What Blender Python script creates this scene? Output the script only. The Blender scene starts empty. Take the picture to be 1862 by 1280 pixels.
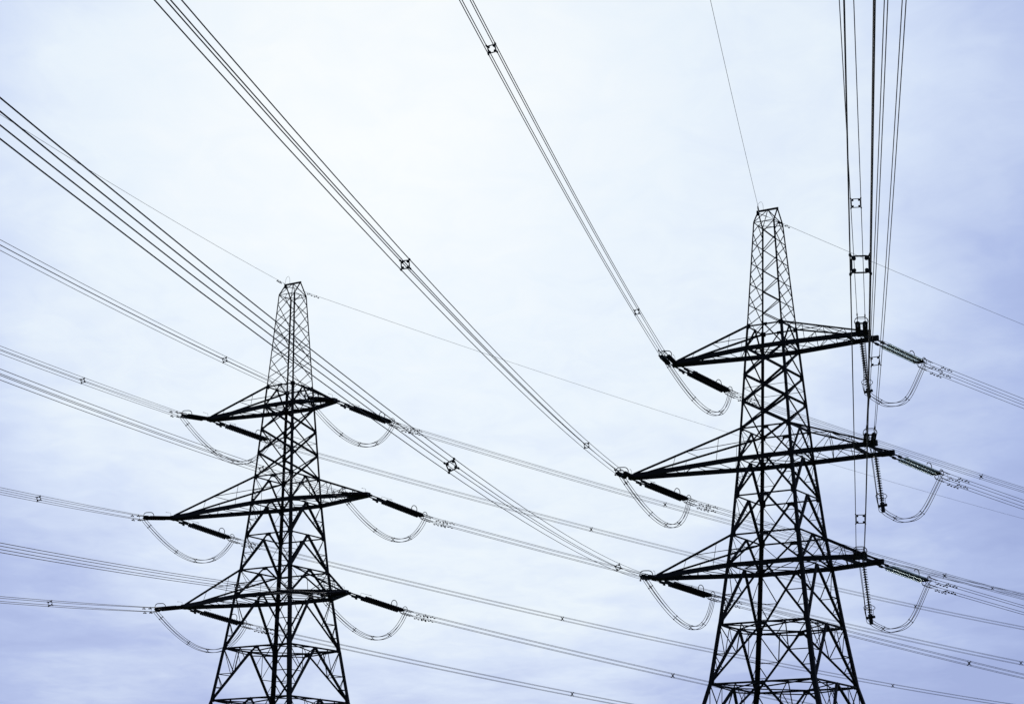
import bpy, bmesh, math, random
from mathutils import Vector, Matrix, Euler
R = math.radians
scene = bpy.context.scene
COL = scene.collection
EYE = 1.6                                   # eye height above the field

# ------------------------------------------------------------------ camera
cam_d = bpy.data.cameras.new('camera'); cam = bpy.data.objects.new('camera', cam_d); COL.objects.link(cam)
cam.location = (0, 0, EYE)
cam.rotation_euler = (R(90 + 15.066), 0, 0)
cam_d.sensor_width = 36.0; cam_d.lens = 36.0 * 3599.77 / 1862.0
cam_d.clip_start = 0.1; cam_d.clip_end = 6000
scene.camera = cam

# ------------------------------------------------------------------ light
SUN_AZ, SUN_EL = -4.0, 22.5                 # the veiled sun stands behind the bright cloud
world = bpy.data.worlds.new('World'); scene.world = world; world.use_nodes = True
nt = world.node_tree; nt.nodes.clear()
def N(t, **k):
    n = nt.nodes.new(t)
    for a, b in k.items():
        setattr(n, a, b)
    return n
def L(a, b): nt.links.new(a, b)
def val(sock, v): sock.default_value = v
out = N('ShaderNodeOutputWorld'); bg = N('ShaderNodeBackground'); val(bg.inputs['Strength'], 0.1)
sky = N('ShaderNodeTexSky', sky_type='NISHITA', sun_disc=False)
sky.sun_elevation = R(SUN_EL); sky.sun_rotation = R(SUN_AZ)
sky.air_density = 1.0; sky.dust_density = 2.5; sky.ozone_density = 3.0
tc = N('ShaderNodeTexCoord')
sep = N('ShaderNodeSeparateXYZ'); L(tc.outputs['Generated'], sep.inputs[0])
def M(op, a, b=None, c=None, clamp=False):
    n = N('ShaderNodeMath', operation=op, use_clamp=clamp)
    for i, v in enumerate((a, b, c)):
        if v is None: continue
        if isinstance(v, (int, float)): n.inputs[i].default_value = v
        else: L(v, n.inputs[i])
    return n.outputs[0]
# cloud layer: the view direction carried up to a flat sheet of cloud
zc = M('ADD', M('MAXIMUM', sep.outputs['Z'], 0.0), 0.10)
cx = M('DIVIDE', sep.outputs['X'], zc); cy = M('DIVIDE', sep.outputs['Y'], zc)
comb = N('ShaderNodeCombineXYZ'); L(cx, comb.inputs[0]); L(cy, comb.inputs[1])
def noise(scale, detail, rough, dist, off):
    mp = N('ShaderNodeMapping'); L(comb.outputs[0], mp.inputs['Vector']); val(mp.inputs['Location'], off)
    val(mp.inputs['Scale'], (1.0, 0.75, 1.0))
    n = N('ShaderNodeTexNoise'); L(mp.outputs[0], n.inputs['Vector'])
    val(n.inputs['Scale'], scale); val(n.inputs['Detail'], detail); val(n.inputs['Roughness'], rough); val(n.inputs['Distortion'], dist)
    return n.outputs['Fac']
n1 = noise(1.6, 4, 0.5, 0.3, (13.54, -14.78, 0))
n2 = noise(5.0, 6, 0.55, 0.4, (9.27, 17.99, 0))
n3 = noise(2.6, 5, 0.5, 0.6, (5.22, 11.52, 0))
# circumsolar brightening of the veil, broken up by the cloud
def dirv(az, el): return (math.sin(R(az)) * math.cos(R(el)), math.cos(R(az)) * math.cos(R(el)), math.sin(R(el)))
def angle_to(az, el):
    d = N('ShaderNodeVectorMath', operation='DOT_PRODUCT'); L(tc.outputs['Generated'], d.inputs[0]); d.inputs[1].default_value = dirv(az, el)
    return M('ARCCOSINE', M('MINIMUM', d.outputs['Value'], 0.99999))
ang = angle_to(SUN_AZ, SUN_EL)                # bright core where the sun stands behind the veil
ang2 = angle_to(-1.4, 19.3)                    # the wide pale sheet of cloud round it
angn = M('ADD', ang2, M('MULTIPLY', M('SUBTRACT', n1, 0.5), R(8.0)))
angn = M('ADD', angn, M('MULTIPLY', M('SUBTRACT', n2, 0.5), R(6.0)))
angn = M('ADD', angn, M('MULTIPLY', M('SUBTRACT', n3, 0.5), R(6.0)))
def mapr(v, a, b, c, d, t='LINEAR'):
    n = N('ShaderNodeMapRange', interpolation_type=t, clamp=True); L(v, n.inputs['Value'])
    for k, x in (('From Min', a), ('From Max', b), ('To Min', c), ('To Max', d)): val(n.inputs[k], x)
    return n.outputs['Result']
sheet = mapr(angn, R(19.8), R(11.0), 0.0, 0.78)
core = mapr(M('ADD', M('ADD', ang, M('MULTIPLY', M('SUBTRACT', n1, 0.5), R(9.0))), M('MULTIPLY', M('SUBTRACT', n2, 0.5), R(9.0))), R(10.0), R(2.0), 0.0, 0.2, 'SMOOTHSTEP')
n4 = noise(13.0, 7, 0.6, 0.8, (-15.73, -2.62, 0))   # fine wisps
fac = M('ADD', M('ADD', sheet, core), M('ADD', M('MULTIPLY', M('SUBTRACT', n2, 0.5), 0.26), M('MULTIPLY', M('SUBTRACT', n4, 0.5), 0.22)))
cl = N('ShaderNodeValToRGB'); L(fac, cl.inputs['Fac'])
cr = cl.color_ramp
for pos, c in ((0.0, (.345, .430, .735)), (0.25, (.425, .520, .82)), (0.6, (.645, .748, .945)), (0.8, (.785, .876, .972)), (1.0, (.89, .94, .975))):
    e = cr.elements[0] if pos == 0.0 else (cr.elements[-1] if pos == 1.0 else cr.elements.new(pos))
    e.position = pos; e.color = c + (1,)
# away from the sun the veil is thinner and darker
mr2 = N('ShaderNodeMapRange', interpolation_type='SMOOTHSTEP', clamp=True)
L(ang, mr2.inputs['Value']); val(mr2.inputs['From Min'], R(24)); val(mr2.inputs['From Max'], R(75)); val(mr2.inputs['To Min'], 9.8); val(mr2.inputs['To Max'], 2.0)
dk = N('ShaderNodeVectorMath', operation='SCALE'); L(cl.outputs['Color'], dk.inputs[0]); L(mr2.outputs['Result'], dk.inputs['Scale'])
fin = N('ShaderNodeMix', data_type='RGBA'); val(fin.inputs['Factor'], 0.98); L(sky.outputs['Color'], fin.inputs['A']); L(dk.outputs[0], fin.inputs['B'])
L(fin.outputs['Result'], bg.inputs['Color']); L(bg.outputs[0], out.inputs['Surface'])

sun_d = bpy.data.lights.new('sun', 'SUN'); sun = bpy.data.objects.new('sun', sun_d); COL.objects.link(sun)
sun_d.energy = 0.8; sun_d.angle = R(12); sun_d.color = (1.0, 0.96, 0.9)
sun.rotation_euler = Vector(dirv(SUN_AZ, SUN_EL)).to_track_quat('Z', 'Y').to_euler()
sun.location = (0, 0, 80)

scene.view_settings.view_transform = 'Standard'; scene.view_settings.look = 'None'
scene.view_settings.exposure = 0.0; scene.view_settings.gamma = 1.0

# ------------------------------------------------------------------ materials
def mat(name, col, rough=0.6, metal=0.0, var=0.3, scale=3.0, spec=0.5, trans=0.0):
    m = bpy.data.materials.new(name); m.use_nodes = True
    t = m.node_tree; b = t.nodes['Principled BSDF']
    c = t.nodes.new('ShaderNodeTexCoord'); n = t.nodes.new('ShaderNodeTexNoise'); r = t.nodes.new('ShaderNodeMix'); r.data_type = 'RGBA'
    n.inputs['Scale'].default_value = scale; n.inputs['Detail'].default_value = 5
    t.links.new(c.outputs['Object'], n.inputs['Vector']); t.links.new(n.outputs['Fac'], r.inputs['Factor'])
    r.inputs['A'].default_value = tuple(x * (1 - var) for x in col) + (1,)
    r.inputs['B'].default_value = tuple(min(1, x * (1 + var)) for x in col) + (1,)
    t.links.new(r.outputs['Result'], b.inputs['Base Color'])
    b.inputs['Roughness'].default_value = rough; b.inputs['Metallic'].default_value = metal
    b.inputs['Specular IOR Level'].default_value = spec
    b.inputs['Transmission Weight'].default_value = trans
    return m
STEEL = mat('silhouette_dark_steel', (0.027, 0.028, 0.031), 0.65, 0.0, 0.4, 2.0, 0.25)  # grey pylon steel, its backlit silhouette darkness put into the base colour
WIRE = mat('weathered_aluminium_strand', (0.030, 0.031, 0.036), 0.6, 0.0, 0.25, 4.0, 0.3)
FIT = mat('forged_line_fitting', (0.025, 0.026, 0.03), 0.5, 0.0, 0.3, 9.0, 0.4)
PORC = mat('dark_brown_porcelain', (0.022, 0.016, 0.014), 0.3, 0.0, 0.3, 7.0, 0.4)
GLASS = mat('pale_green_glass', (0.44, 0.50, 0.49), 0.25, 0.0, 0.06, 7.0, 0.3, 0.95)
GLASS.node_tree.nodes['Principled BSDF'].inputs['IOR'].default_value = 1.16
CONC = mat('weathered_concrete', (0.30, 0.29, 0.27), 0.9, 0.0, 0.25, 3.0)
GRASS = mat('meadow_grass', (0.055, 0.085, 0.03), 0.95, 0.0, 0.5, 0.15, 0.1)

# ------------------------------------------------------------------ helpers
class MB:
    """collects boxes, angle bars and tubes, then links them as ONE mesh object"""
    def __init__(s): s.v = []; s.f = []
    def add(s, vs, fs):
        o = len(s.v); s.v += [tuple(x) for x in vs]; s.f += [tuple(i + o for i in f) for f in fs]
    def prism(s, p, q, prof, ref):
        p = Vector(p); q = Vector(q); x = (q - p)
        if x.length < 1e-6: return
        x.normalize(); ref = Vector(ref)
        y = ref - x * ref.dot(x)
        if y.length < 1e-4: y = Vector((1, 0, 0)) - x * x.x
        if y.length < 1e-4: y = Vector((0, 1, 0)) - x * x.y
        y.normalize(); z = x.cross(y); n = len(prof)
        vs = [p + y * a + z * b for a, b in prof] + [q + y * a + z * b for a, b in prof]
        fs = [(i, (i + 1) % n, n + (i + 1) % n, n + i) for i in range(n)] + [tuple(range(n - 1, -1, -1)), tuple(range(n, 2 * n))]
        s.add(vs, fs)
    def bar(s, p, q, w, h=None, ref=(0, 0, 1)):              # solid bar, h along ref
        h = h or w; a, b = h / 2, w / 2
        s.prism(p, q, [(-a, -b), (a, -b), (a, b), (-a, b)], ref)
    def angle(s, p, q, w, ref=(0, 0, 1), t=None):            # rolled steel angle, its heel on the line
        t = t or max(0.012, w * 0.14); c = w * 0.35
        s.prism(p, q, [(-c, -c), (w - c, -c), (w - c, t - c), (t - c, t - c), (t - c, w - c), (-c, w - c)], ref)
    def tube(s, pts, r, n=6, closed=False):
        pts = [Vector(p) for p in pts]; m = len(pts); rings = []
        for i, p in enumerate(pts):
            a = pts[(i - 1) % m] if (closed or i) else p; b = pts[(i + 1) % m] if (closed or i < m - 1) else p
            x = (b - a).normalized(); ref = Vector((0, 0, 1)) if abs(x.z) < 0.9 else Vector((0, 1, 0))
            y = (ref - x * ref.dot(x)).normalized(); z = x.cross(y)
            rr = r[i] if isinstance(r, (list, tuple)) else r
            rings.append([p + y * (rr * math.cos(2 * math.pi * k / n)) + z * (rr * math.sin(2 * math.pi * k / n)) for k in range(n)])
        vs = [v for g in rings for v in g]; fs = []
        for i in range(m if closed else m - 1):
            a, b = i * n, ((i + 1) % m) * n
            fs += [(a + k, a + (k + 1) % n, b + (k + 1) % n, b + k) for k in range(n)]
        if not closed: fs += [tuple(range(n - 1, -1, -1)), tuple(range((m - 1) * n, m * n))]
        s.add(vs, fs)
    def lathe(s, prof, o=(0, 0, 0), n=14):                   # about local X; prof = (x, radius)
        vs = []; fs = []; m = len(prof)
        for x, r in prof:
            vs += [(o[0] + x, o[1] + r * math.cos(2 * math.pi * k / n), o[2] + r * math.sin(2 * math.pi * k / n)) for k in range(n)]
        for i in range(m - 1):
            fs += [(i * n + k, i * n + (k + 1) % n, (i + 1) * n + (k + 1) % n, (i + 1) * n + k) for k in range(n)]
        fs += [tuple(range(n - 1, -1, -1)), tuple(range((m - 1) * n, m * n))]
        s.add(vs, fs)
    def mesh(s, name, m):
        me = bpy.data.meshes.new(name); me.from_pydata(s.v, [], s.f); me.update(); me.materials.append(m)
        bm = bmesh.new(); bm.from_mesh(me); bmesh.ops.recalc_face_normals(bm, faces=bm.faces); bm.to_mesh(me); bm.free()
        return me
    def build(s, name, m, parent=None): return put(name, s.mesh(name, m), parent)
def put(name, me, parent=None, loc=None, mtx=None):
    o = bpy.data.objects.new(name, me); COL.objects.link(o)
    if parent: o.parent = parent
    if mtx is not None: o.matrix_basis = mtx
    elif loc is not None: o.location = loc
    return o
def tag(o, label=None, cat=None, group=None, kind=None):
    for k, v in (('label', label), ('category', cat), ('group', group), ('kind', kind)):
        if v: o[k] = v
    return o
def empty(name, loc=(0, 0, 0), label=None, cat=None, group=None):
    o = bpy.data.objects.new(name, None); COL.objects.link(o); o.location = loc; o.empty_display_size = 0.3
    return tag(o, label, cat, group)
def copy_tree(o, parent=None):
    c = o.copy(); COL.objects.link(c)
    if parent: c.parent = parent
    for ch in list(o.children): copy_tree(ch, c)
    return c
def lerp(a, b, t): return Vector(a) * (1 - t) + Vector(b) * t

# ------------------------------------------------------------------ ground
def ground_h(x, y):
    # the field climbs gently towards the farther pylon
    return 0.7676 / (1 + math.exp(-max(-40, min(40, ((y - 142.6) - 0.35 * (x + 0.0)) / 3.2))))
gm = MB(); xs = [-3000, -1200, -500, -200] + list(range(-100, 101, 5)) + [200, 500, 1200, 3000]
ys = [-3000, -1200, -500, -200, -100, -50, 0, 40, 80] + list(range(100, 201, 4)) + [240, 320, 500, 900, 1600, 3000]
gm.v = [(x, y, ground_h(x, y)) for y in ys for x in xs]; nx = len(xs)
gm.f = [(j * nx + i, j * nx + i + 1, (j + 1) * nx + i + 1, (j + 1) * nx + i) for j in range(len(ys) - 1) for i in range(nx - 1)]
tag(gm.build('ground', GRASS), 'green meadow under the power lines', 'ground', None, 'structure')

# ------------------------------------------------------------------ pylons
# heights are metres above the foot of the pylon, W = half the width of the square body there
LV = {'F': 46.6, 'T': 38.977, 'Tb': 37.40, 'M': 31.697, 'Mb': 29.592, 'N': 27.017, 'L': 24.335, 'Lb': 22.274, 'H1': 18.294, 'H2': 14.367, 'H3': 9.3, 'G': 0.0}
WT = [(46.6, .776), (38.977, 1.285), (31.697, 1.789), (29.592, 1.937), (27.017, 2.154), (24.335, 2.411), (22.274, 2.619), (18.294, 3.145), (14.367, 3.694), (0, 7.35)]
def W(z):
    for (z0, w0), (z1, w1) in zip(WT, WT[1:]):
        if z1 <= z <= z0: return w1 + (w0 - w1) * (z - z1) / (z0 - z1)
    return WT[0][1] if z > WT[0][0] else WT[-1][1]
SG = [(-1, -1), (-1, 1), (1, -1), (1, 1)]
def cn(i, z): w = W(z); return Vector((SG[i][0] * w, SG[i][1] * w, z))
FACES = [(0, 2), (1, 3), (0, 1), (2, 3)]                     # near, far, left, right
RIDGE_Z, RIDGE_W = 47.648, 0.74

def gusset(mb, p, a, b, s=0.22, s2=None):                    # plate in the plane of a and b
    p = Vector(p); a = Vector(a).normalized(); b = Vector(b); b = (b - a * b.dot(a)).normalized(); n = a.cross(b) * 0.012
    s2 = s2 or s
    q = [p + a * s + b * s2, p - a * s + b * s2, p - a * s - b * s2, p + a * s - b * s2]
    mb.add([v + n for v in q] + [v - n for v in q], [(0, 1, 2, 3), (7, 6, 5, 4), (0, 4, 5, 1), (1, 5, 6, 2), (2, 6, 7, 3), (3, 7, 4, 0)])

def leg_parts(root):
    segs = [('F', 'T', .095), ('T', 'Mb', .165), ('Mb', 'L', .205), ('L', 'H1', .245), ('H1', 'H2', .28), ('H2', 'H3', .30), ('H3', 'G', .32)]
    for i in range(4):
        mb = MB(); sx, sy = SG[i]
        for a, b, w in segs:
            p, q = cn(i, LV[a]), cn(i, LV[b]); t = max(.016, w * .14)
            x = (q - p).normalized(); u = Vector((-sx, 0, 0)); v = Vector((0, -sy, 0)); t0 = t
            prof = [(0, 0), (w, 0), (w, t0), (t0, t0), (t0, w), (0, w)]
            vs = [p + u * c + v * d for c, d in prof] + [q + u * c + v * d for c, d in prof]
            off = (u + v) * (-w * .3)
            vs = [k + off for k in vs]; n = 6
            mb.add(vs, [(k, (k + 1) % n, n + (k + 1) % n, n + k) for k in range(n)] + [tuple(range(n - 1, -1, -1)), tuple(range(n, 2 * n))])
        leg = mb.build('leg', STEEL, root)
        fm = MB(); c = cn(i, 0.0)
        fm.prism(c + Vector((0, 0, -.7)), c + Vector((0, 0, .35)), [(.45 * math.cos(k * math.pi / 6), .45 * math.sin(k * math.pi / 6)) for k in range(12)], (1, 0, 0))
        fm.build('footing', CONC, leg)

def k_panel(mb, fc, za, zb, w, rw, big=False):
    """inverted V from the middle of the upper horizontal, with its secondary bars"""
    i, j = fc; A, B = cn(i, za), cn(j, za); C, D = cn(i, zb), cn(j, zb); m = lerp(A, B, .5)
    n = (B - A).cross(C - A).normalized()
    for top, bot in ((A, C), (B, D)):
        mb.angle(m, bot, w, n)
        g = lerp(m, bot, .5); l = lerp(top, bot, .5)
        mb.angle(g, l, rw, n); mb.angle(g, top, rw, n)
        g2 = lerp(m, bot, .76); l2 = lerp(top, bot, .76)
        mb.angle(g2, l2, rw * .9, n); mb.angle(g2, l, rw * .9, n)
        if big:
            mb.angle(g, lerp(top, m, .5), rw, n); mb.angle(lerp(m, bot, .25), lerp(top, m, .5), rw * .8, n)
        gusset(mb, bot - (bot - top).normalized() * .12 + (lerp(C, D, .5) - bot).normalized() * .13, bot - top, D - C, .24, .15)
    gusset(mb, m + Vector((0, 0, -.08)), B - A, (0, 0, 1), .26, .13)

def body(root):
    leg_parts(root)
    # peak: a ridge bar on four raking posts
    pk = MB(); e0, e1 = Vector((-RIDGE_W, 0, RIDGE_Z)), Vector((RIDGE_W, 0, RIDGE_Z)); mid = Vector((0, 0, RIDGE_Z))
    pk.bar(e0 - Vector((.06, 0, 0)), e1 + Vector((.06, 0, 0)), .09, .13)
    for i in range(4):
        pk.angle(cn(i, LV['F']), e0 if SG[i][0] < 0 else e1, .07); pk.angle(cn(i, LV['F']), mid, .055)
    pk.bar(e0 + Vector((-.02, 0, -.28)), e0 + Vector((-.02, 0, .05)), .16, .16, (1, 0, 0))
    pk.build('peak', STEEL, root)
    # cage above the top crossarm
    zF, zT = LV['F'], LV['T']; st = (zF - zT) / 5
    for k, (i, j) in enumerate(FACES):
        mb = MB()
        n = (cn(j, zF) - cn(i, zF)).cross(cn(i, zT) - cn(i, zF)).normalized()
        if k < 2:
            for q in range(5):
                a, b = zF - q * st, zF - (q + 1) * st
                mb.angle(cn(i, a), cn(j, b), .064, n); mb.angle(cn(j, a) + n * .03, cn(i, b) + n * .03, .064, n)
        else:
            m = lerp(cn(i, zF), cn(j, zF), .5); a = zF - .5 * st
            mb.angle(m, cn(i, a), .042, n); mb.angle(m, cn(j, a), .042, n)
            for q in range(4):
                b = a - st
                mb.angle(cn(i, a), cn(j, b), .043, n); mb.angle(cn(j, a) + n * .03, cn(i, b) + n * .03, .043, n); a = b
            m = lerp(cn(i, zT), cn(j, zT), .5); mb.angle(m, cn(i, a), .036, n); mb.angle(m, cn(j, a), .036, n)
        mb.build('cage_bracing', STEEL, root)
    # shaft between top and middle crossarm: three crossed panels a face
    z0, z1 = LV['Tb'], LV['M']; st = (z0 - z1) / 3
    for k, (i, j) in enumerate(FACES):
        mb = MB(); n = (cn(j, z0) - cn(i, z0)).cross(cn(i, z1) - cn(i, z0)).normalized(); w = .18 if k < 2 else .075
        for q in range(3):
            a, b = z0 - q * st, z0 - (q + 1) * st
            mb.angle(cn(i, a), cn(j, b), w, n); mb.angle(cn(j, a) + n * .06, cn(i, b) + n * .06, w, n)
            for c in (i, j):
                o = j if c == i else i
                gusset(mb, cn(c, b) + (cn(o, b) - cn(c, b)).normalized() * .1, (0, 0, 1), cn(o, b) - cn(c, b), .2, .14)
        mb.build('cross_bracing', STEEL, root)
    # everything below is braced with inverted Vs
    for a, b, w, rw, big in (('T', 'Tb', .09, .0, 0), ('M', 'Mb', .11, .036, 0), ('Mb', 'N', .155, .04, 0), ('N', 'L', .16, .04, 0), ('L', 'Lb', .13, .04, 0),
                             ('Lb', 'H1', .155, .055, 0), ('H1', 'H2', .155, .058, 1), ('H2', 'H3', .16, .06, 1), ('H3', 'G', .17, .06, 1)):
        for fc in FACES:
            mb = MB()
            if rw: k_panel(mb, fc, LV[a], LV[b], w, rw, big)
            else:
                i, j = fc; m = lerp(cn(i, LV[a]), cn(j, LV[a]), .5); n = (cn(j, 0) - cn(i, 0)).cross(Vector((0, 0, 1)))
                mb.angle(m, cn(i, LV[b]), w, n); mb.angle(m, cn(j, LV[b]), w, n); gusset(mb, m, cn(j, 0) - cn(i, 0), (0, 0, 1), .2, .1)
            mb.build('face_bracing', STEEL, root)
    # horizontal frames
    for lv, w, plan in (('F', .055, 1), ('T', .11, 0), ('Tb', .10, 2), ('M', .11, 0), ('Mb', .09, 2), ('N', .11, 0), ('L', .12, 0), ('Lb', .10, 2), ('H1', .13, 3), ('H2', .13, 3), ('H3', .11, 3)):
        mb = MB(); z = LV[lv]
        for k, (i, j) in enumerate(FACES):
            if lv in ('Tb', 'Mb', 'Lb') and k < 2:
                mb.bar(cn(i, z), cn(j, z), .18, .29)
            else: mb.angle(cn(i, z), cn(j, z), w, (0, 0, -1))
            if lv in ('N', 'L', 'M', 'T', 'Tb', 'Mb', 'Lb'):
                for c, o in ((i, j), (j, i)): gusset(mb, cn(c, z) + (cn(o, z) - cn(c, z)).normalized() * .1, (0, 0, 1), cn(o, z) - cn(c, z), .17, .14)
        ms = [lerp(cn(i, z), cn(j, z), .5) for i, j in FACES]
        if plan in (1, 3):
            for a, b in ((0, 2), (0, 3), (1, 2), (1, 3)): mb.angle(ms[a], ms[b], w * .6)
        if plan == 3:
            for i, j in FACES:                               # doubled horizontals
                d = Vector((0, 0, -.32)); c = lerp(cn(i, z), cn(j, z), .5) * .10; c.z = 0
                mb.angle(cn(i, z) + d * .1, lerp(cn(i, z), cn(j, z), .5) + d - c, w * .65); mb.angle(cn(j, z) + d * .1, lerp(cn(i, z), cn(j, z), .5) + d - c, w * .65)
        if plan == 2:
            mb.angle(cn(0, z), cn(3, z), w * .6); mb.angle(cn(1, z), cn(2, z), w * .6)
            for a, b in ((0, 2), (0, 3), (1, 2), (1, 3)): mb.angle(ms[a] + Vector((0, 0, .1)), ms[b] + Vector((0, 0, .1)), w * .6)
        mb.build('horizontal_frame', STEEL, root)
    # light inner frame halfway down the crossed shaft
    mb = MB(); z = z0 - 1.5 * st
    for i, j in FACES: mb.angle(cn(i, z), cn(j, z), .035)
    mb.build('horizontal_frame', STEEL, root)
    # climbing pegs up one leg
    mb = MB(); z = 3.0
    while z < 46:
        c = cn(2, z); mb.bar(c, c + Vector((.0, -.17, 0)), .022); z += .9
    mb.build('climbing_pegs', STEEL, root)

def crossarm(root, side, ztop, zbot, tip_n, tip_f, dn, df):
    """two deep lower chords and two raking upper chords from the body to the tip"""
    arm = empty('crossarm'); arm.parent = root; arm.location = (0, 0, 0)
    cn_i, cf_i = (0, 1) if side < 0 else (2, 3)
    bn, bf = cn(cn_i, LV[zbot]), cn(cf_i, LV[zbot]); tn, tf = cn(cn_i, LV[ztop]), cn(cf_i, LV[ztop])
    z = LV[zbot]; En = Vector((tip_n, dn, z)); Ef = Vector((tip_f, df, z))
    wide = df - dn > 1.0
    for b, E in ((bn, En), (bf, Ef)):
        m = MB(); m.bar(b, E, .18, .31); m.build('lower_chord', STEEL, arm)
    up = Vector((0, 0, .14)); s = -.35 if side > 0 else .35
    Un, Uf = En + up + Vector((s, 0, 0)), Ef + up + Vector((s, 0, 0))
    for t, U in ((tn, Un), (tf, Uf)):
        m = MB(); m.angle(t, U, .12, (0, 0, 1)); m.build('upper_chord', STEEL, arm)
    m = MB(); ln = (En - bn).length; k = 5 if ln > 7 else (4 if ln > 4.5 else 3)
    for q in range(1, k):
        t = q / k
        for b, E, tt, U in ((bn, En, tn, Un), (bf, Ef, tf, Uf)):
            lo, hi = lerp(b, E, t), lerp(tt, U, t)
            if (hi - lo).length > .45 and (side > 0 or q in (1, 3) or ln < 5): m.angle(lo, hi, .045 if side > 0 else .032)
            if wide or side > 0: m.angle(lerp(b, E, t - 1 / k), hi, .045)
        a, b2 = (bn, En, bf, Ef), (bf, Ef, bn, En); p = a if q % 2 else b2
        m.angle(lerp(p[0], p[1], (q - 1) / k), lerp(p[2], p[3], t), .05)
        m.angle(lerp(bn, En, t), lerp(bf, Ef, t), .045)
    a, b2 = (bn, En, bf, Ef), (bf, Ef, bn, En); p = a if k % 2 else b2
    m.angle(lerp(p[0], p[1], (k - 1) / k), lerp(p[2], p[3], .97), .05)
    m.angle(lerp(tn, Un, .5), tf, .05); m.angle(lerp(tn, Un, .5), lerp(tf, Uf, .5), .045)
    if side > 0: m.angle(tn, lerp(tf, Uf, .5), .05); m.angle(lerp(tf, Uf, .75), lerp(tn, Un, .5), .045)
    m.build('arm_bracing', STEEL, arm)
    m = MB()
    if wide:
        x = min(tip_n, tip_f)
        for dx in (.55, 1.6):
            t = (x - dx - bn.x) / (En.x - bn.x)
            m.bar(lerp(bn, En, t), lerp(bf, Ef, t), .12, .2)
        for E in (En, Ef): m.bar(E - Vector((.9, 0, 0)), E + Vector((.04, 0, 0)), .24, .36)
    else:
        E = (En + Ef) / 2; o = -side
        m.bar(E + Vector((side * .1, 0, 0)), E + Vector((o * .75, 0, 0)), .5, .34)
        m.bar(E + Vector((o * .1, dn - .05, 0)), E + Vector((o * .1, df + .05, 0)), .3, .18)
    m.build('end_plate', STEEL, arm)
    return arm

PYL = {'R': dict(xy=(18.0714, 132.4712), rot=0.541979, z=0.0), 'L': dict(xy=(-17.6521, 152.7346), rot=0.548505, z=0.7676)}
ARMS = {   # level: (top, bottom, left tip, left half gap, right near tip, right far tip, right half gap)
 'R': {'T': ('T', 'Tb', -7.55, .26, 7.43, 7.38, .80), 'M': ('M', 'Mb', -11.22, .26, 7.86, 7.76, 1.72), 'L': ('L', 'Lb', -9.50, .26, 6.64, 6.77, 1.36)},
 'L': {'T': ('T', 'Tb', -8.12, .26, 4.45, 4.45, .26), 'M': ('M', 'Mb', -11.6, .26, 7.78, 7.78, .26), 'L': ('L', 'Lb', -10.03, .26, 5.92, 5.92, .26)}}
ROOT = {}
for tw, lab in (('R', 'larger, nearer dark lattice pylon at right, with insulator strings hanging under its right arms'),
                ('L', 'smaller, farther dark lattice pylon at left, all its arms ending in points')):
    P = PYL[tw]
    rt = empty('lattice_pylon', (P['xy'][0], P['xy'][1], P['z']), lab, 'pylon', 'lattice pylons with six crossarms'); rt.rotation_euler = (0, 0, -P['rot'])
    ROOT[tw] = rt; body(rt)
    for lv in 'TML':
        a, b, lt, lg, rn, rf, rg = ARMS[tw][lv]
        crossarm(rt, -1, a, b, lt, lt, -lg, lg); crossarm(rt, 1, a, b, rn, rf, -rg, rg)

def loc2w(tw, e, d, zeye):                                   # arm direction, line direction, height over the eye
    P = PYL[tw]; a = P['rot']
    return Vector((P['xy'][0] + e * math.cos(a) + d * math.sin(a), P['xy'][1] - e * math.sin(a) + d * math.cos(a), zeye + P['z'] + EYE))

# ------------------------------------------------------------------ conductors: (arm, line offset, height), bearing, slope, curvature
NEAR = {
  ('R', 'Tl'): (-7.677, -0.3, 35.508, 3.30888, -0.11904, 0.0003112), ('R', 'Ml'): (-11.214, -0.3, 27.799, 3.30009, -0.127, 0.0003383),
  ('R', 'Ll'): (-9.566, -0.3, 20.596, 3.288, -0.13063, 0.0003209), ('R', 'Tr'): (6.854, -0.8, 35.6, 3.32277, -0.11206, 0.0003005),
  ('R', 'Mr'): (7.35, -1.7, 27.859, 3.30843, -0.08581, 0.0003153), ('R', 'Lr'): (6.204, -1.36, 20.5, 3.31283, -0.09615, 0.0003115),
  ('R', 'E'): (-0.616, 0.0, 45.868, 3.31563, -0.12367, 0.0002961),
  ('L', 'Tl'): (-8.213, -0.3, 35.404, 3.31622, -0.11813, 0.0002577), ('L', 'Ml'): (-11.659, -0.3, 27.619, 3.31615, -0.11999, 0.0002603),
  ('L', 'Ll'): (-10.02, -0.3, 20.348, 3.31587, -0.11991, 0.0002615), ('L', 'Tr'): (4.171, -0.3, 35.167, 3.31418, -0.1186, 0.0002676),
  ('L', 'Mr'): (7.565, -0.3, 27.529, 3.31544, -0.11788, 0.0002613), ('L', 'Lr'): (5.847, -0.3, 20.259, 3.31381, -0.11816, 0.000271),
  ('L', 'E'): (-0.588, 0.0, 46.018, 3.31684, -0.13998, 0.0003008)}
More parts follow.
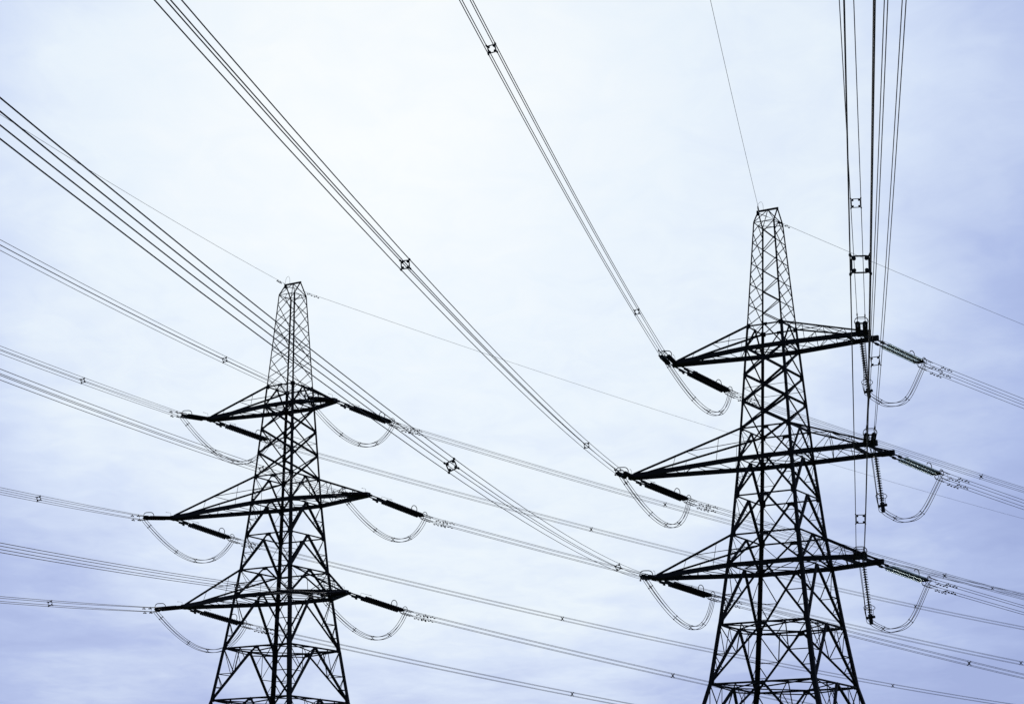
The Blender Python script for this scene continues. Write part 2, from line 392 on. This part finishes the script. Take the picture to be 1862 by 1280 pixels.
FAR = {
  ('R', 'Tl'): (-7.716, 0.3, 35.164, 0.81884, -0.06769, 0.0002563), ('R', 'Tr'): (6.882, 0.8, 35.524, 0.81859, -0.07072, 0.0002529),
  ('R', 'Ml'): (-11.243, 0.3, 27.55, 0.81548, -0.0788, 0.000256), ('R', 'Mr'): (7.354, 1.7, 27.727, 0.8167, -0.07588, 0.0002523),
  ('R', 'Ll'): (-9.523, 0.3, 20.423, 0.81356, -0.08469, 0.0002621), ('R', 'Lr'): (6.171, 1.36, 20.419, 0.81614, -0.0783, 0.000252),
  ('R', 'E'): (-0.672, 0.0, 45.922, 0.81776, -0.06084, 0.0002564),
  ('L', 'Tl'): (-8.185, 0.3, 35.444, 0.78856, -0.07883, 0.0002672), ('L', 'Tr'): (4.365, 0.3, 35.394, 0.78499, -0.07681, 0.0003019),
  ('L', 'Ml'): (-11.716, 0.3, 27.533, 0.78678, -0.08755, 0.0002696), ('L', 'Mr'): (7.555, 0.3, 27.505, 0.78924, -0.08052, 0.0002642),
  ('L', 'Ll'): (-10.054, 0.3, 20.322, 0.78665, -0.0914, 0.0002667), ('L', 'Lr'): (5.832, 0.3, 20.308, 0.78634, -0.09341, 0.0002639),
  ('L', 'E'): (-0.643, 0.0, 45.989, 0.78891, -0.07156, 0.0002463)}
SPN = {('R', 'Tl'): (23.5, 72.4), ('R', 'Ml'): (25, 75.4), ('R', 'Ll'): (25.1, 79.2), ('R', 'Tr'): (38.6, 90), ('R', 'Mr'): (31.2, 84), ('R', 'Lr'): (29.2, 83.1)}
SPF = {'Tl': (45.3, 100), 'Ml': (45.7, 100.8), 'Ll': (44.9, 100), 'Tr': (39.3, 94.4), 'Mr': (38, 92.7), 'Lr': (37.8, 93)}
ROLL = {('R', 'Tl'): 12, ('R', 'Ml'): 5, ('R', 'Ll'): 24, ('R', 'Tr'): 0, ('R', 'Mr'): 6, ('R', 'Lr'): -1}
ZB = {'T': 35.80, 'M': 27.992, 'L': 20.674}
SET_LEN = 6.35
def bsize(tw, k): return 0.49 if (tw == 'R' and k[1] == 'r') else 0.32
def curve_fn(tw, X):
    e, d, z, th, a, b = X; A = loc2w(tw, e, d, z); h = Vector((math.sin(th), math.cos(th), 0))
    def f(s): return A + h * s + Vector((0, 0, a * s + b * s * s))
    return f, h

# --- pieces shared by many bundles
def spacer_mesh(S, cf=.29):
    m = MB(); c = S * cf; r = S * cf * .48; pts = []
    for sx, sz in ((1, 1), (-1, 1), (-1, -1), (1, -1)):
        for k in range(4):
            a0 = math.atan2(sz, sx); a = a0 - math.pi / 4 + k / 3 * math.pi / 2
            pts.append((0, sx * c + r * math.cos(a), sz * c + r * math.sin(a)))
    # keep the ring in order round the frame
    pts.sort(key=lambda p: math.atan2(p[2], p[1]))
    m.tube(pts, .021, 6, True)
    for sx in (1, -1):
        for sz in (1, -1):
            m.tube([(0, sx * c * 1.12, sz * c * 1.12), (0, sx * S * .5, sz * S * .5)], [.03, .022], 6)
            m.lathe([(-.075, .02), (-.055, .035), (.055, .035), (.075, .02)], (0, sx * S / 2, sz * S / 2), 8)
            m.lathe([(-.03, .02), (-.02, .05), (.02, .05), (.03, .02)], (0, sx * c * 1.05, sz * c * 1.05), 8)
    return m.mesh('spacer', FIT)
def damper_mesh():
    m = MB(); m.tube([(-.2, 0, -.11), (-.1, 0, -.1), (0, 0, -.085), (.1, 0, -.1), (.2, 0, -.11)], .009, 5)
    for s in (-1, 1): m.lathe([(s * .2 - .075, .02), (s * .2 - .06, .042), (s * .2 + .06, .048), (s * .2 + .075, .025)], (0, 0, -.115), 8)
    m.bar((0, 0, -.1), (0, 0, .03), .05, .04, (1, 0, 0))
    return m.mesh('vibration_damper', FIT)
SPACER = {(.49, True): spacer_mesh(.49), (.32, True): spacer_mesh(.32), (.49, False): spacer_mesh(.49, .16), (.32, False): spacer_mesh(.32, .14)}; DAMPER = damper_mesh()
def frame(x, roll=0.0, at=(0, 0, 0)):                        # matrix with local X along x, Z upwards
    x = Vector(x).normalized(); y = Vector((0, 0, 1)).cross(x).normalized(); z = x.cross(y)
    c, s = math.cos(roll), math.sin(roll); y2 = y * c + z * s; z2 = z * c - y * s
    m = Matrix((x, y2, z2)).transposed().to_4x4(); m.translation = Vector(at); return m

LEVEL = {'T': 'top', 'M': 'middle', 'L': 'bottom'}; SIDE = {'l': 'left', 'r': 'right'}; TWN = {'R': 'nearer pylon', 'L': 'farther pylon'}
def armname(tw, k): return '%s %s arm of %s' % (LEVEL[k[0]], SIDE[k[1]], TWN[tw])
SETEND = {}
def conductor_bundle(tw, k, X, near):
    f, h = curve_fn(tw, X); S = bsize(tw, k)
    s0 = SETEND[(tw, k, near)]; smax = (330 if near else 300)
    right = Vector((h.y, -h.x, 0))                           # to the right when looking along the span
    rho = R(ROLL.get((tw, k), 14) if near else 0) * (-1 if near else 1)
    A = f(s0)
    where = 'coming overhead' if (near and tw == 'R') else ('running left' if near else 'running away right')
    rt = empty('conductor_bundle', A, 'four parallel cables %s from the %s' % (where, armname(tw, k)), 'power line', 'four-cable conductor bundles')
    n = 44
    def ro(s): return rho * min(1, max(0, (s - s0) / 16))
    def off(s, sx, sz):
        a = ro(s); u = right * math.cos(a) + Vector((0, 0, 1)) * math.sin(a); v = Vector((0, 0, 1)) * math.cos(a) - right * math.sin(a)
        return u * (sx * S / 2) + v * (sz * S / 2)
    ss = [s0 - .3 + (smax - s0) * (i / n) ** 1.25 for i in range(n + 1)]
    for sx in (-1, 1):
        for sz in (-1, 1):
            m = MB(); m.tube([f(s) + off(s, sx, sz) - A for s in ss], (.0125 if (tw, k, near) == ('R', 'Ll', True) else .0165) if S < .4 else .0175, 6)
            m.build('conductor', WIRE, rt)
    if near: sp = list(SPN.get((tw, k), (26, 76)))
    else: sp = [37.8, 93] if tw == 'R' else list(SPF[k])
    while sp[-1] + 55 < smax: sp.append(sp[-1] + 54)
    for s in sp:
        t = (f(s + .5) - f(s - .5))
        a = ro(s); y = right * math.cos(a) + Vector((0, 0, 1)) * math.sin(a); x = t.normalized(); y = (y - x * y.dot(x)).normalized(); z = x.cross(y)
        mt = Matrix((x, y, z)).transposed().to_4x4(); mt.translation = f(s) - A
        put('spacer', SPACER[(S, near)], rt, mtx=mt)
    for q, (sx, sz) in enumerate(((-1, -1), (-1, 1), (1, -1), (1, 1))):
        for r_ in ((1.0,) if near else (1.0, 1.75)):
            s = s0 + r_ + .22 * q
            put('vibration_damper', DAMPER, rt, mtx=frame(f(s + .5) - f(s - .5), 0, f(s) + off(s, sx, sz) - A))

# --- tension insulator set, built along +X from the arm to the dead-end clamps
NDISC = 22
def disc_mesh(mt):
    m = MB()
    m.lathe([(0, .030), (.012, .052), (.07, .056), (.078, .06), (.092, .15), (.104, .168), (.114, .164), (.112, .10), (.120, .06), (.135, .03), (.172, .022)], n=14)
    return m.mesh('insulator_disc', mt)
def cap_mesh():
    m = MB(); m.lathe([(-.002, .028), (.010, .056), (.07, .06), (.08, .045)], n=10); m.lathe([(.118, .03), (.14, .034), (.178, .024)], n=8)
    return m.mesh('disc_cap', FIT)
def shed_mesh():                                             # the glass shell alone
    m = MB(); m.lathe([(.074, .056), (.09, .135), (.104, .16), (.118, .158), (.110, .11), (.122, .05)], n=14)
    return m.mesh('insulator_disc', GLASS)
DISC_P = disc_mesh(PORC); DISC_G = shed_mesh(); CAP = cap_mesh()
def string_of_discs(parent, glass, x0, y, n=NDISC, pitch=.176):
    st = empty('insulator_string'); st.parent = parent; st.location = (x0, y, 0)
    if glass:
        m = MB()
        for q in range(n): 
            o = (q * pitch, 0, 0); m.lathe([(-.002, .028), (.010, .056), (.07, .06), (.08, .045)], o, 10); m.lathe([(.118, .03), (.14, .034), (.178, .024)], o, 8)
        m.build('disc_caps', FIT, st)
    for q in range(n): put('insulator_disc', DISC_G if glass else DISC_P, st, loc=(q * pitch, 0, 0))
    return st
def arc(c, r, a0, a1, plane='xz', n=14, sx=1.0):
    o = []
    for i in range(n + 1):
        a = R(a0 + (a1 - a0) * i / n); u, v = r * math.cos(a) * sx, r * math.sin(a)
        o.append((c[0] + u, c[1], c[2] + v) if plane == 'xz' else (c[0], c[1] + u, c[2] + v))
    return o
def make_set(S, glass, near):
    rt = empty('tension_insulator_set')
    x0, nd = (.55, 26) if near else (1.55, NDISC)
    for y in (-.24, .24):
        m = MB(); m.tube([(-.15, y, .02), (x0 - .03, y, 0)], .052, 8)
        m.bar((.02, y - .05, 0), (.02, y + .05, 0), .16, .16)
        if near: pass
        elif glass: m.bar((.8, y, 0), (1.15, y, 0), .10, .16)
        else:
            m.bar((.62, y, -.03), (1.05, y, -.03), .10, .17); m.bar((1.0, y, -.08), (1.18, y, -.08), .09, .22)
        m.build('link_rod', FIT, rt)
        string_of_discs(rt, glass, x0, y, nd)
    xe = x0 + nd * .176
    m = MB(); m.bar((xe - .02, -.40, 0), (xe - .02, .40, 0), .12, .07); m.bar((xe + .2, -.30, 0), (xe + .2, .30, 0), .28, .035)
    m.build('yoke_plate', FIT, rt)
    m = MB()
    for sy in (-1, 1):
        for sz in (-1, 1):
            m.tube([(xe + .02, sy * .24, 0), (xe + .3, sy * S * .5, sz * S * .5)], .022, 6)
            m.tube([(xe + .28, sy * S * .5, sz * S * .5), (SET_LEN + .35, sy * S * .5, sz * S * .5)], .034, 6)
    for x in (xe + .32, SET_LEN + .1):
        m.tube([(x, sy * S * .5, sz * S * .5) for sy, sz in ((1, 1), (-1, 1), (-1, -1), (1, -1))], .017, 5, True)
    m.build('dead_end_clamps', FIT, rt)
    m = MB()
    if near:                                                 # one broad racket round both strings
        pts = arc((xe - .25, .16, .16), .27, -70, 90, 'yz', 8) + arc((xe - .25, -.16, .16), .27, 90, 250, 'yz', 8)
        m.tube([(x, y, z) for x, y, z in pts], .03, 6)
        m.tube([(xe - .02, .38, 0), (xe - .25, .30, -.12)], .016, 5); m.tube([(xe - .02, -.38, 0), (xe - .25, -.30, -.12)], .016, 5)
    else:
        m.tube(arc((xe - .45, .24, .42), .29, -80, 215 if not glass else 160), .03, 6)
        m.tube([(xe - .40, .24, .13), (xe, .28, 0)], .016, 5)
        m.tube(arc((xe + .32, -.24, .12), .22, -60, 200), .026, 6)
        m.tube(arc((xe - .1, -.36, -.1), .2, 150, 290), .018, 6)
    m.build('arcing_ring', FIT, rt)
    m = MB(); m.tube([(x0 - .05, .24, .05), (x0 - .05, .24, .42), (x0 + .2, .24, .43), (x0 + .9, .24, .46)], .012, 5); m.tube([(x0 + .85, .24, .46), (x0 + 1.03, .24, .465)], .022, 6)
    m.build('arcing_horn', FIT, rt)
    return rt
PROTO = {}
def attach(tw, k, near):                                     # where the set is pinned to its arm
    if tw == 'R' and k[1] == 'r':
        X = (NEAR if near else FAR)[(tw, k)]; return loc2w(tw, X[0], X[1] * 1.02, ZB[k[0]] + (0.05 if near else -.02))
    X = (NEAR if near else FAR)[(tw, k)]
    tip = ARMS[tw][k[0]][2] if k[1] == 'l' else ARMS[tw][k[0]][4]
    return loc2w(tw, tip * .6 + X[0] * .4, -.3 if near else .3, ZB[k[0]] - .03)
for tw in 'RL':
    for lv in 'TML':
        for sd in 'lr':
            k = lv + sd
            for near in (True, False):
                glass = tw == 'R' and sd == 'r' and not near; S = bsize(tw, k); key = (S, glass, near)
                f, h = curve_fn(tw, (NEAR if near else FAR)[(tw, k)]); A = attach(tw, k, near)
                s = 6.3
                for _ in range(6): s += SET_LEN - (f(s) - A).length
                SETEND[(tw, k, near)] = s
                if key not in PROTO: PROTO[key] = o = make_set(S, glass, near)
                else: o = copy_tree(PROTO[key])
                o.matrix_basis = frame(f(s) - A, 0, A)
                kind = 'two pale green glass insulator strings' if glass else 'two dark insulator strings'
                way = 'reaching forward' if near and tw == 'R' else ('reaching left' if near else 'reaching right')
                tag(o, '%s %s from the %s' % (kind, way, armname(tw, k)), 'insulator', 'tension insulator sets on the pylon arms')
for tw in 'RL':
    for lv in 'TML':
        for sd in 'lr':
            for near in (True, False): conductor_bundle(tw, lv + sd, (NEAR if near else FAR)[(tw, lv + sd)], near)

# --- hanging jumper strings under the right arms of the nearer pylon
PILOT = {'T': ((6.48, 0, 35.62), (6.83, 0, 31.86)), 'M': ((7.10, 0, 27.80), (7.45, 0, 23.86)), 'L': ((5.91, 0, 20.52), (6.25, 0, 16.63))}
PIL0 = None
def make_pilot():
    rt = empty('hanging_jumper_string')
    m = MB(); m.tube([(-.12, 0, 0), (.24, 0, 0)], .04, 8); m.build('link_rod', FIT, rt)
    st = string_of_discs(rt, False, .22, 0, 20, .166)
    m = MB(); x = 3.02
    m.tube([(x + .12 * math.cos(2 * math.pi * q / 18), .36 * math.cos(2 * math.pi * q / 18), .36 * math.sin(2 * math.pi * q / 18)) for q in range(18)], .022, 6, True)
    for a in (20, 140, 260):
        c, s = math.cos(R(a)), math.sin(R(a)); m.tube([(x + .12 * c, .36 * c, .36 * s), (x + .62, .30 * c, .30 * s), (x + .74, .06 * c, .06 * s)], .016, 5)
    m.build('arcing_ring', FIT, rt)
    m = MB(); m.bar((3.55, -.26, 0), (3.55, .26, 0), .12, .14); m.bar((3.66, 0, -.3), (3.66, 0, .3), .14, .16, (1, 0, 0)); m.lathe([(3.66, .06), (3.70, .13), (4.08, .13), (4.12, .09)], n=12)
    m.build('jumper_clamp', FIT, rt)
    return rt
for lv in 'TML':
    p, q = PILOT[lv]; A, B = loc2w('R', *p), loc2w('R', *q)
    if PIL0 is None: PIL0 = o = make_pilot()
    else: o = copy_tree(PIL0)
    o.matrix_basis = frame(B - A, 0, A)
    tag(o, 'single ribbed insulator string hanging under the %s' % armname('R', lv + 'r'), 'insulator', 'hanging jumper strings of the nearer pylon')

# --- jumper loops that carry the current round each arm tip
JS_MESH = {}
def jspacer(S):
    if S not in JS_MESH:
        m = MB(); c = S * .5
        for a, b in (((1, 1), (-1, -1)), ((1, -1), (-1, 1))): m.tube([(0, a[0] * c, a[1] * c), (0, b[0] * c, b[1] * c)], .02, 6)
        for sx in (1, -1):
            for sz in (1, -1): m.lathe([(-.06, .02), (-.045, .036), (.045, .036), (.06, .02)], (0, sx * c, sz * c), 8)
        JS_MESH[S] = m.mesh('spacer', FIT)
    return JS_MESH[S]
def catmull(P, n=14):
    P = [Vector(p) for p in P]; P = [P[0] * 2 - P[1]] + P + [P[-1] * 2 - P[-2]]; o = []
    for i in range(1, len(P) - 2):
        for q in range(n):
            t = q / n; a, b, c, d = P[i - 1:i + 3]
            o.append(.5 * ((2 * b) + (c - a) * t + (2 * a - 5 * b + 4 * c - d) * t * t + (3 * b - a - 3 * c + d) * t ** 3))
    o.append(P[-2]); return o
for tw in 'RL':
    arm = Vector((math.cos(PYL[tw]['rot']), -math.sin(PYL[tw]['rot']), 0))
    for lv in 'TML':
        for sd in 'lr':
            k = lv + sd; S = .23
            fn, _ = curve_fn(tw, NEAR[(tw, k)]); ff, _ = curve_fn(tw, FAR[(tw, k)])
            Pn = fn(SETEND[(tw, k, True)] - .35) - Vector((0, 0, .1)); Pf = ff(SETEND[(tw, k, False)] - .35) - Vector((0, 0, .1))
            if tw == 'R' and sd == 'r':
                e, d, z = PILOT[lv][1]
                pts = catmull([Pn, lerp(Pn, loc2w(tw, e, d, z), .45) - Vector((0, 0, .75)), loc2w(tw, e, d - .5, z + .12), loc2w(tw, e, d, z - .06), loc2w(tw, e + .18, d + .8, z - .28), loc2w(tw, e + .55, d + 2.3, z - .40), loc2w(tw, e + 1.05, d + 4.6, z + .45), Pf], 10)
            else:
                z_low = {'T': 32.05, 'M': 24.35, 'L': 17.08}[lv] + PYL[tw]['z'] + EYE
                pts = []
                for i in range(41):
                    t = i / 40; b = 1 - abs(2 * t - 1) ** 2.02; p = lerp(Pn, Pf, t)
                    pts.append(p + Vector((0, 0, (z_low - (Pn.z + Pf.z) / 2) * b)) + arm * (.75 * b))
            mid = pts[len(pts) // 2].copy()
            rt = empty('jumper_loop', mid, 'slack loop of cables below the %s' % armname(tw, k), 'cable loop', 'slack jumper loops under the arm tips')
            nrm = []; flat = (Pf - Pn).cross(Vector((0, 0, 1))).normalized()
            for i in range(len(pts)):
                t = (pts[min(i + 1, len(pts) - 1)] - pts[max(i - 1, 0)]).normalized(); y = (flat - t * flat.dot(t)).normalized(); nrm.append((t, y, t.cross(y)))
            for sx in (-1, 1):
                for sz in (-1, 1):
                    m = MB(); m.tube([p + y * (sx * S / 2) + zz * (sz * S / 2) - mid for p, (t, y, zz) in zip(pts, nrm)], .0195, 6); m.build('conductor', WIRE, rt)
            for fr in (.07, .30, .52, .74) if not (tw == 'R' and sd == 'r') else (.2, .64, .86):
                i = int(fr * (len(pts) - 1)); t, y, zz = nrm[i]
                mt = Matrix((t, y, zz)).transposed().to_4x4(); mt.translation = pts[i] - mid; put('spacer', jspacer(S), rt, mtx=mt)

# --- earth wires from the peaks
for tw in 'RL':
    for near in (True, False):
        X = (NEAR if near else FAR)[(tw, 'E')]; f, h = curve_fn(tw, X); pk = loc2w(tw, -RIDGE_W - .02, 0, RIDGE_Z - EYE - .12)
        where = ('coming overhead' if tw == 'R' else 'running left') if near else 'running away right'
        rt = empty('earth_wire', pk, 'single thin wire %s from the peak of the %s' % (where, TWN[tw]), 'wire', 'single earth wires from the pylon peaks')
        ss = [.9 + (330 if near else 300) * (i / 44) ** 1.25 for i in range(45)]
        m = MB(); m.tube([Vector((0, 0, 0))] + [f(s) - pk for s in ss], .0125, 5); m.build('wire', WIRE, rt)
        m = MB(); m.tube([Vector((0, 0, 0)), f(.9) - pk], .03, 6); m.build('dead_end_clamp', FIT, rt)
        for s in ((1.9, 2.6) if near else (2.4, 3.1)):
            put('vibration_damper', DAMPER, rt, mtx=frame(f(s + .5) - f(s - .5), 0, f(s) - pk))
    b = loc2w(tw, -RIDGE_W, 0, RIDGE_Z - EYE)
    pn, pf = curve_fn(tw, NEAR[(tw, 'E')])[0](.5), curve_fn(tw, FAR[(tw, 'E')])[0](.5)
    arm = Vector((math.cos(PYL[tw]['rot']), -math.sin(PYL[tw]['rot']), 0))
    p0 = b + arm * -.05 + Vector((0, 0, -.1)); p1 = b + arm * .40
    pts = [p0 - b + Vector((0, 0, .0))] + [lerp(p0, p1, .5 - .5 * math.cos(math.pi * i / 14)) - b + Vector((0, 0, .15 + .58 * math.sin(math.pi * i / 14) ** .7)) for i in range(15)] + [p1 - b]
    m = MB(); m.tube(pts, .011, 5); o = m.build('earth_wire_loop', WIRE); o.location = b
    tag(o, 'thin bowed wire loop standing on the peak of the %s' % TWN[tw], 'wire', 'bowed wire loops on the pylon peaks')
